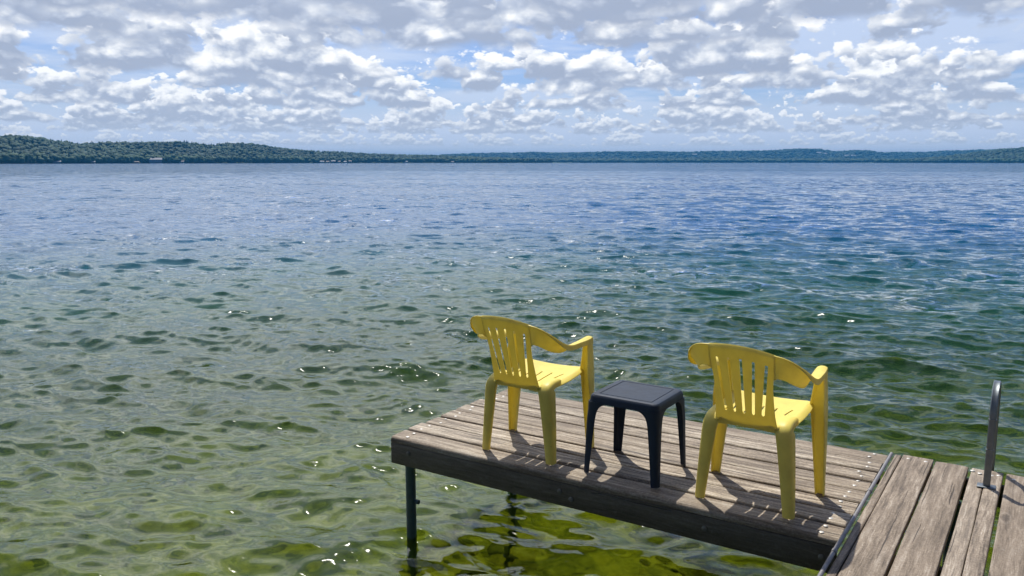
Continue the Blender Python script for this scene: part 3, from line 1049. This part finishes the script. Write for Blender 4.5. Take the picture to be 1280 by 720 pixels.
# ------------------------------------------------------------------ plastic armchair
def slit_sheet(rows, half, slits, place, sub=3):
    """rows: parameter v of each row; half(v) half width; slits: list of (centre(v), halfwidth(v)); place(x, v) -> point"""
    G, cols = [], None
    for v in rows:
        edges_ = [-half(v)]
        kinds = []
        for c, hw in slits:
            edges_ += [c(v) - hw(v), c(v) + hw(v)]
        edges_.append(half(v))
        xs, kinds = [], []
        for i in range(len(edges_) - 1):
            slit = i % 2 == 1
            nn = 1 if slit else sub
            for q in range(nn):
                xs.append(edges_[i] + (edges_[i + 1] - edges_[i]) * q / nn); kinds.append(i if slit else -1)
        xs.append(edges_[-1])
        G.append([place(x, v) for x in xs])
    mask = np.ones((len(rows) - 1, len(kinds)), bool)
    for r_ in range(len(rows) - 1):
        for j, kd in enumerate(kinds):
            if kd >= 0:
                hw = slits[(kd - 1) // 2][1]
                if hw(rows[r_]) > 1e-6 or hw(rows[r_ + 1]) > 1e-6: mask[r_, j] = False
    return np.array(G), mask


def round_slot(v0, v1, hw):
    def f(v):
        e = min(v - v0, v1 - v)
        if e <= 0: return 0.0
        if e >= hw: return hw
        return math.sqrt(max(hw * hw - (hw - e) ** 2, 0.0))
    return f


def slot_rows(lo, hi, v0, v1, hw, n):
    r_ = list(np.linspace(lo, hi, n))
    for q in (0, 0.08, 0.3, 0.6, 1.0):
        r_ += [v0 + hw * q, v1 - hw * q]
    return sorted(set(round(float(x), 6) for x in r_))


def back_t(s, z):
    q = (z - 0.42) / 0.40
    return -0.207 - 0.124 * q + 0.7 * s * s


def make_chair():
    root = empty('plastic_chair', (0, 0, 0))
    TH = 0.0055
    # seat
    hwt = [(-0.205, 0.138), (-0.17, 0.172), (-0.10, 0.196), (0.0, 0.207), (0.12, 0.216), (0.20, 0.214), (0.232, 0.196), (0.248, 0.165)]
    zt = [(-0.205, 0.436), (-0.14, 0.429), (-0.05, 0.429), (0.05, 0.438), (0.14, 0.453), (0.20, 0.462), (0.232, 0.458), (0.248, 0.444)]
    slits = [((lambda v, k=k: k * 0.062 + k * abs(k) * 0.010 * (8 * max(-0.08, min(0.09, v))) ** 2), round_slot(-0.075, 0.085, 0.0045)) for k in (-2, -1, 0, 1, 2)]
    rows = slot_rows(-0.205, 0.248, -0.075, 0.085, 0.0045, 30)

    def place(x, v):
        h_ = interp(hwt, v)
        e = abs(x) / h_
        return (x, v, interp(zt, v) - 0.010 * (1 - e * e) - 0.016 * max(0, (e - 0.90) / 0.10) ** 2)
    G, mk = slit_sheet(rows, lambda v: float(interp(hwt, v)), slits, place, 4)
    link('seat', sheet_mesh('seat', G, M_YELLOW, TH, mk), root)
    # backrest: slatted panel between the arms
    slits = [((lambda v, k=k: k * (0.0440 + 0.0140 * (v - 0.48) / 0.27)), round_slot(0.482, 0.762 - 0.004 * abs(k), 0.0072)) for k in (-2, -1, 0, 1, 2)]
    rows = slot_rows(0.398, 0.822, 0.482, 0.762, 0.0072, 40)
    for k in (-2, -1, 0, 1, 2):
        q = 0.762 - 0.004 * abs(k)
        rows += [q, q - 0.002, q - 0.005]
    rows = sorted(set(round(float(x), 6) for x in rows))
    hb_ = [(0.398, 0.156), (0.42, 0.149), (0.48, 0.142), (0.56, 0.139), (0.63, 0.1385), (0.67, 0.142), (0.69, 0.150), (0.71, 0.155), (0.83, 0.155)]

    def placeb(x, v):
        arch = -0.018 * (x / 0.155) ** 2 * max(0, (v - 0.71) / 0.112)     # crown of the top rail
        low = 0.010 * max(0, (0.45 - v) / 0.055) * (1 - (x / 0.15) ** 2)
        lip = 0.012 * max(0, (v - 0.806) / 0.016) ** 2
        return (x, back_t(x, v) + lip, v + arch + low - 0.055 * x * max(0.0, (v - 0.46) / 0.34))
    G, mk = slit_sheet(rows, lambda v: float(interp(hb_, v)), slits, placeb, 3)
    link('backrest', sheet_mesh('backrest', G, M_YELLOW, TH, mk), root)
    for sgn in (-1, 1):
        # armrest: the top rail sweeps round, down and forward
        Tp = [(0.150, back_t(0.15, 0.804), 0.804), (0.200, -0.306, 0.797), (0.241, -0.285, 0.777), (0.275, -0.246, 0.744), (0.294, -0.196, 0.707), (0.299, -0.135, 0.680), (0.293, -0.05, 0.662), (0.284, 0.06, 0.654), (0.274, 0.14, 0.650), (0.266, 0.192, 0.650)]
        Bp = [(0.146, back_t(0.146, 0.684), 0.684), (0.168, -0.288, 0.697), (0.199, -0.275, 0.693), (0.226, -0.244, 0.677), (0.243, -0.194, 0.660), (0.247, -0.132, 0.648), (0.241, -0.05, 0.643), (0.230, 0.06, 0.641), (0.224, 0.14, 0.644), (0.222, 0.192, 0.647)]
        rows_ = []
        for i, (a, b) in enumerate(zip(Tp, Bp)):
            a = np.array(a); b = np.array(b)
            wv = min(1.0, max(0.0, (i - 1.5) / 3.0))
            skirt_o = a + np.array([0.0005, 0, -0.026 * wv - 0.002])
            skirt_i = b + np.array([-0.002, 0, -0.016 * wv - 0.002])
            mid_ = (a + b) / 2 + np.array([0.0, 0.0, 0.006 * wv])
            rows_.append([skirt_o, a, (a + mid_) / 2 + np.array([0, 0, 0.002 * wv]), mid_, (b + mid_) / 2 + np.array([0, 0, 0.002 * wv]), b, skirt_i])
        # rolled front end
        last = np.array(rows_[-1])
        e1_ = last + np.array([0, 0.009, -0.0015]); e2_ = last + np.array([0, 0.012, -0.010])
        rows_ += [e1_, e2_]
        G = spline(np.array(rows_), 44)
        G = G * np.array([sgn, 1, 1])
        G[..., 2] -= 0.055 * G[..., 0] * np.clip(-G[..., 1] / 0.26, 0, 1)      # the old plastic has warped a little
        link('armrest', sheet_mesh('armrest', G, M_YELLOW, TH, None, 60), root)
        # front leg, foot to armrest: front plate plus outer flange
        lv = [(0.0, 0.250, 0.291, 0.168, 0.198), (0.02, 0.248, 0.2905, 0.166, 0.198), (0.15, 0.235, 0.288, 0.158, 0.198), (0.30, 0.219, 0.285, 0.146, 0.200), (0.40, 0.208, 0.2815, 0.132, 0.203), (0.45, 0.199, 0.279, 0.122, 0.204), (0.50, 0.205, 0.276, 0.126, 0.205), (0.58, 0.214, 0.270, 0.135, 0.205), (0.638, 0.216, 0.266, 0.140, 0.204)]
        rows_ = []
        for z, si, so, tb, tf in lv:
            rows_.append([(si, tf - 0.022, z), (si + 0.002, tf - 0.004, z), (si + 0.008, tf, z), ((si + so) / 2, tf + 0.002, z), (so - 0.008, tf, z), (so - 0.001, tf - 0.006, z), (so, (tb + tf) / 2, z), (so - 0.001, tb, z)])
        G = spline(np.array(rows_), 40) * np.array([sgn, 1, 1])
        link('leg', sheet_mesh('leg', G, M_YELLOW, TH, None, 60), root)
        # rear leg: rear plate with outer flange, shoulder rolling forward into the seat
        lv = [(0.0, 0.195, 0.239, -0.196), (0.02, 0.193, 0.2385, -0.196), (0.15, 0.177, 0.231, -0.195), (0.28, 0.160, 0.222, -0.195), (0.36, 0.149, 0.2155, -0.196), (0.405, 0.141, 0.210, -0.192), (0.434, 0.138, 0.206, -0.168), (0.448, 0.138, 0.204, -0.120), (0.450, 0.140, 0.206, -0.06)]
        rows_ = []
        for i, (z, si, so, tr_) in enumerate(lv):
            fl = 0.034 + 0.03 * min(1, z / 0.4)
            fz = 0.0 if i < 5 else (0.0, 0.012, 0.03, 0.034, 0.034)[i - 4]
            ff = fl if i < 6 else (0.03, 0.012, 0.006)[i - 6]
            rows_.append([(si + 0.002, tr_ + 0.02 * (i < 6), z - fz * 0.5), (si, tr_ + 0.004, z), (si + 0.010, tr_ - 0.001, z), ((si + so) / 2, tr_ - 0.003, z), (so - 0.010, tr_, z), (so - 0.002, tr_ + 0.006, z - fz * 0.2), (so, tr_ + 0.5 * ff, z - fz * 0.6), (so, tr_ + ff, z - fz)])
        G = spline(np.array(rows_), 40) * np.array([sgn, 1, 1])
        link('leg', sheet_mesh('leg', G, M_YELLOW, TH, None, 60), root)
    return root


ch1 = make_chair()
c1 = np.array([0.1320, 4.5685]); c2 = np.array([1.2198, 3.8784])
ch1.location = (c1[0], c1[1], DECK + 0.002); ch1.rotation_euler = (0, 0, A1 + R(0.5))
tag(ch1, 'yellow plastic armchair left of the dark side table, near the platform\'s outer end', 'chair', 'yellow plastic armchairs')
ch2 = copy_tree(ch1)
ch2.location = (c2[0], c2[1], DECK + 0.002); ch2.rotation_euler = (0, 0, A1 - R(0.5))
tag(ch2, 'yellow plastic armchair right of the dark side table, near the dock', 'chair', 'yellow plastic armchairs')


# ------------------------------------------------------------------ side table
def rounded_loop(hx, hy, rad, z, n=10):
    pts = []
    for cx, cy, a0 in ((hx - rad, hy - rad, 0), (-hx + rad, hy - rad, 90), (-hx + rad, -hy + rad, 180), (hx - rad, -hy + rad, 270)):
        for i in range(n):
            a = R(a0 + 90 * i / (n - 1))
            pts.append((cx + rad * math.cos(a), cy + rad * math.sin(a), z))
    return pts


def make_table():
    root = empty('side_table', (0, 0, 0))
    hx, hy, TZ = 0.198, 0.186, 0.432
    loops = [(0.050, 0.050, 0.006, TZ), (hx - 0.052, hy - 0.045, 0.006, TZ + 0.000), (hx - 0.050, hy - 0.043, 0.007, TZ - 0.0025), (hx - 0.0465, hy - 0.0395, 0.008, TZ - 0.0025), (hx - 0.0445, hy - 0.0375, 0.010, TZ),
             (hx - 0.022, hy - 0.022, 0.030, TZ + 0.001), (hx - 0.010, hy - 0.010, 0.034, TZ - 0.002), (hx - 0.004, hy - 0.004, 0.037, TZ - 0.008), (hx, hy, 0.040, TZ - 0.018), (hx + 0.002, hy + 0.002, 0.041, TZ - 0.046), (hx - 0.003, hy - 0.003, 0.038, TZ - 0.046), (hx - 0.006, hy - 0.006, 0.036, TZ - 0.012), (hx - 0.03, hy - 0.03, 0.03, TZ - 0.009)]
    bm = bmesh.new()
    R_ = [[bm.verts.new(p) for p in rounded_loop(*l)] for l in loops]
    n = len(R_[0])
    for a, b in zip(R_[:-1], R_[1:]):
        for k in range(n): bm.faces.new((a[k], b[k], b[(k + 1) % n], a[(k + 1) % n]))
    bm.faces.new(R_[0]); bm.faces.new(R_[-1][::-1])
    link('tabletop', bm_mesh('tabletop', bm, M_TABLE, 24), root)
    zt = [(0.0, 0.215, 0.199, 0.034), (0.012, 0.2148, 0.1988, 0.035), (0.15, 0.210, 0.1955, 0.043), (0.28, 0.206, 0.1925, 0.052), (0.335, 0.2045, 0.1910, 0.060), (0.365, 0.2035, 0.1902, 0.074), (0.382, 0.2025, 0.1895, 0.098), (0.3915, 0.2017, 0.189, 0.135)]
    for sx in (-1, 1):
        for sy in (-1, 1):
            rows_ = []
            for z, x, y, arm in zt:
                rc = 0.020 if z < 0.3 else 0.030
                row = [(x - arm, y - 0.001, z), (x - rc - (arm - rc) * 0.5, y, z), (x - rc, y, z)]
                row += [(x - rc + rc * math.sin(a), y - rc + rc * math.cos(a), z) for a in (R(30), R(60))]
                row += [(x, y - rc, z), (x, y - rc - (arm - rc) * 0.5, z), (x - 0.001, y - arm, z)]
                rows_.append(row)
            G = spline(np.array(rows_), 34) * np.array([sx, sy, 1])
            link('leg', sheet_mesh('leg', G, M_TABLE, 0.004, None, 60), root)
    return root


tb = make_table()
tb.location = (0.6727, 4.2335, DECK + 0.002)
tb.rotation_euler = (0, 0, A1)
tag(tb, 'low dark blue square plastic table between the two yellow chairs', 'side table')
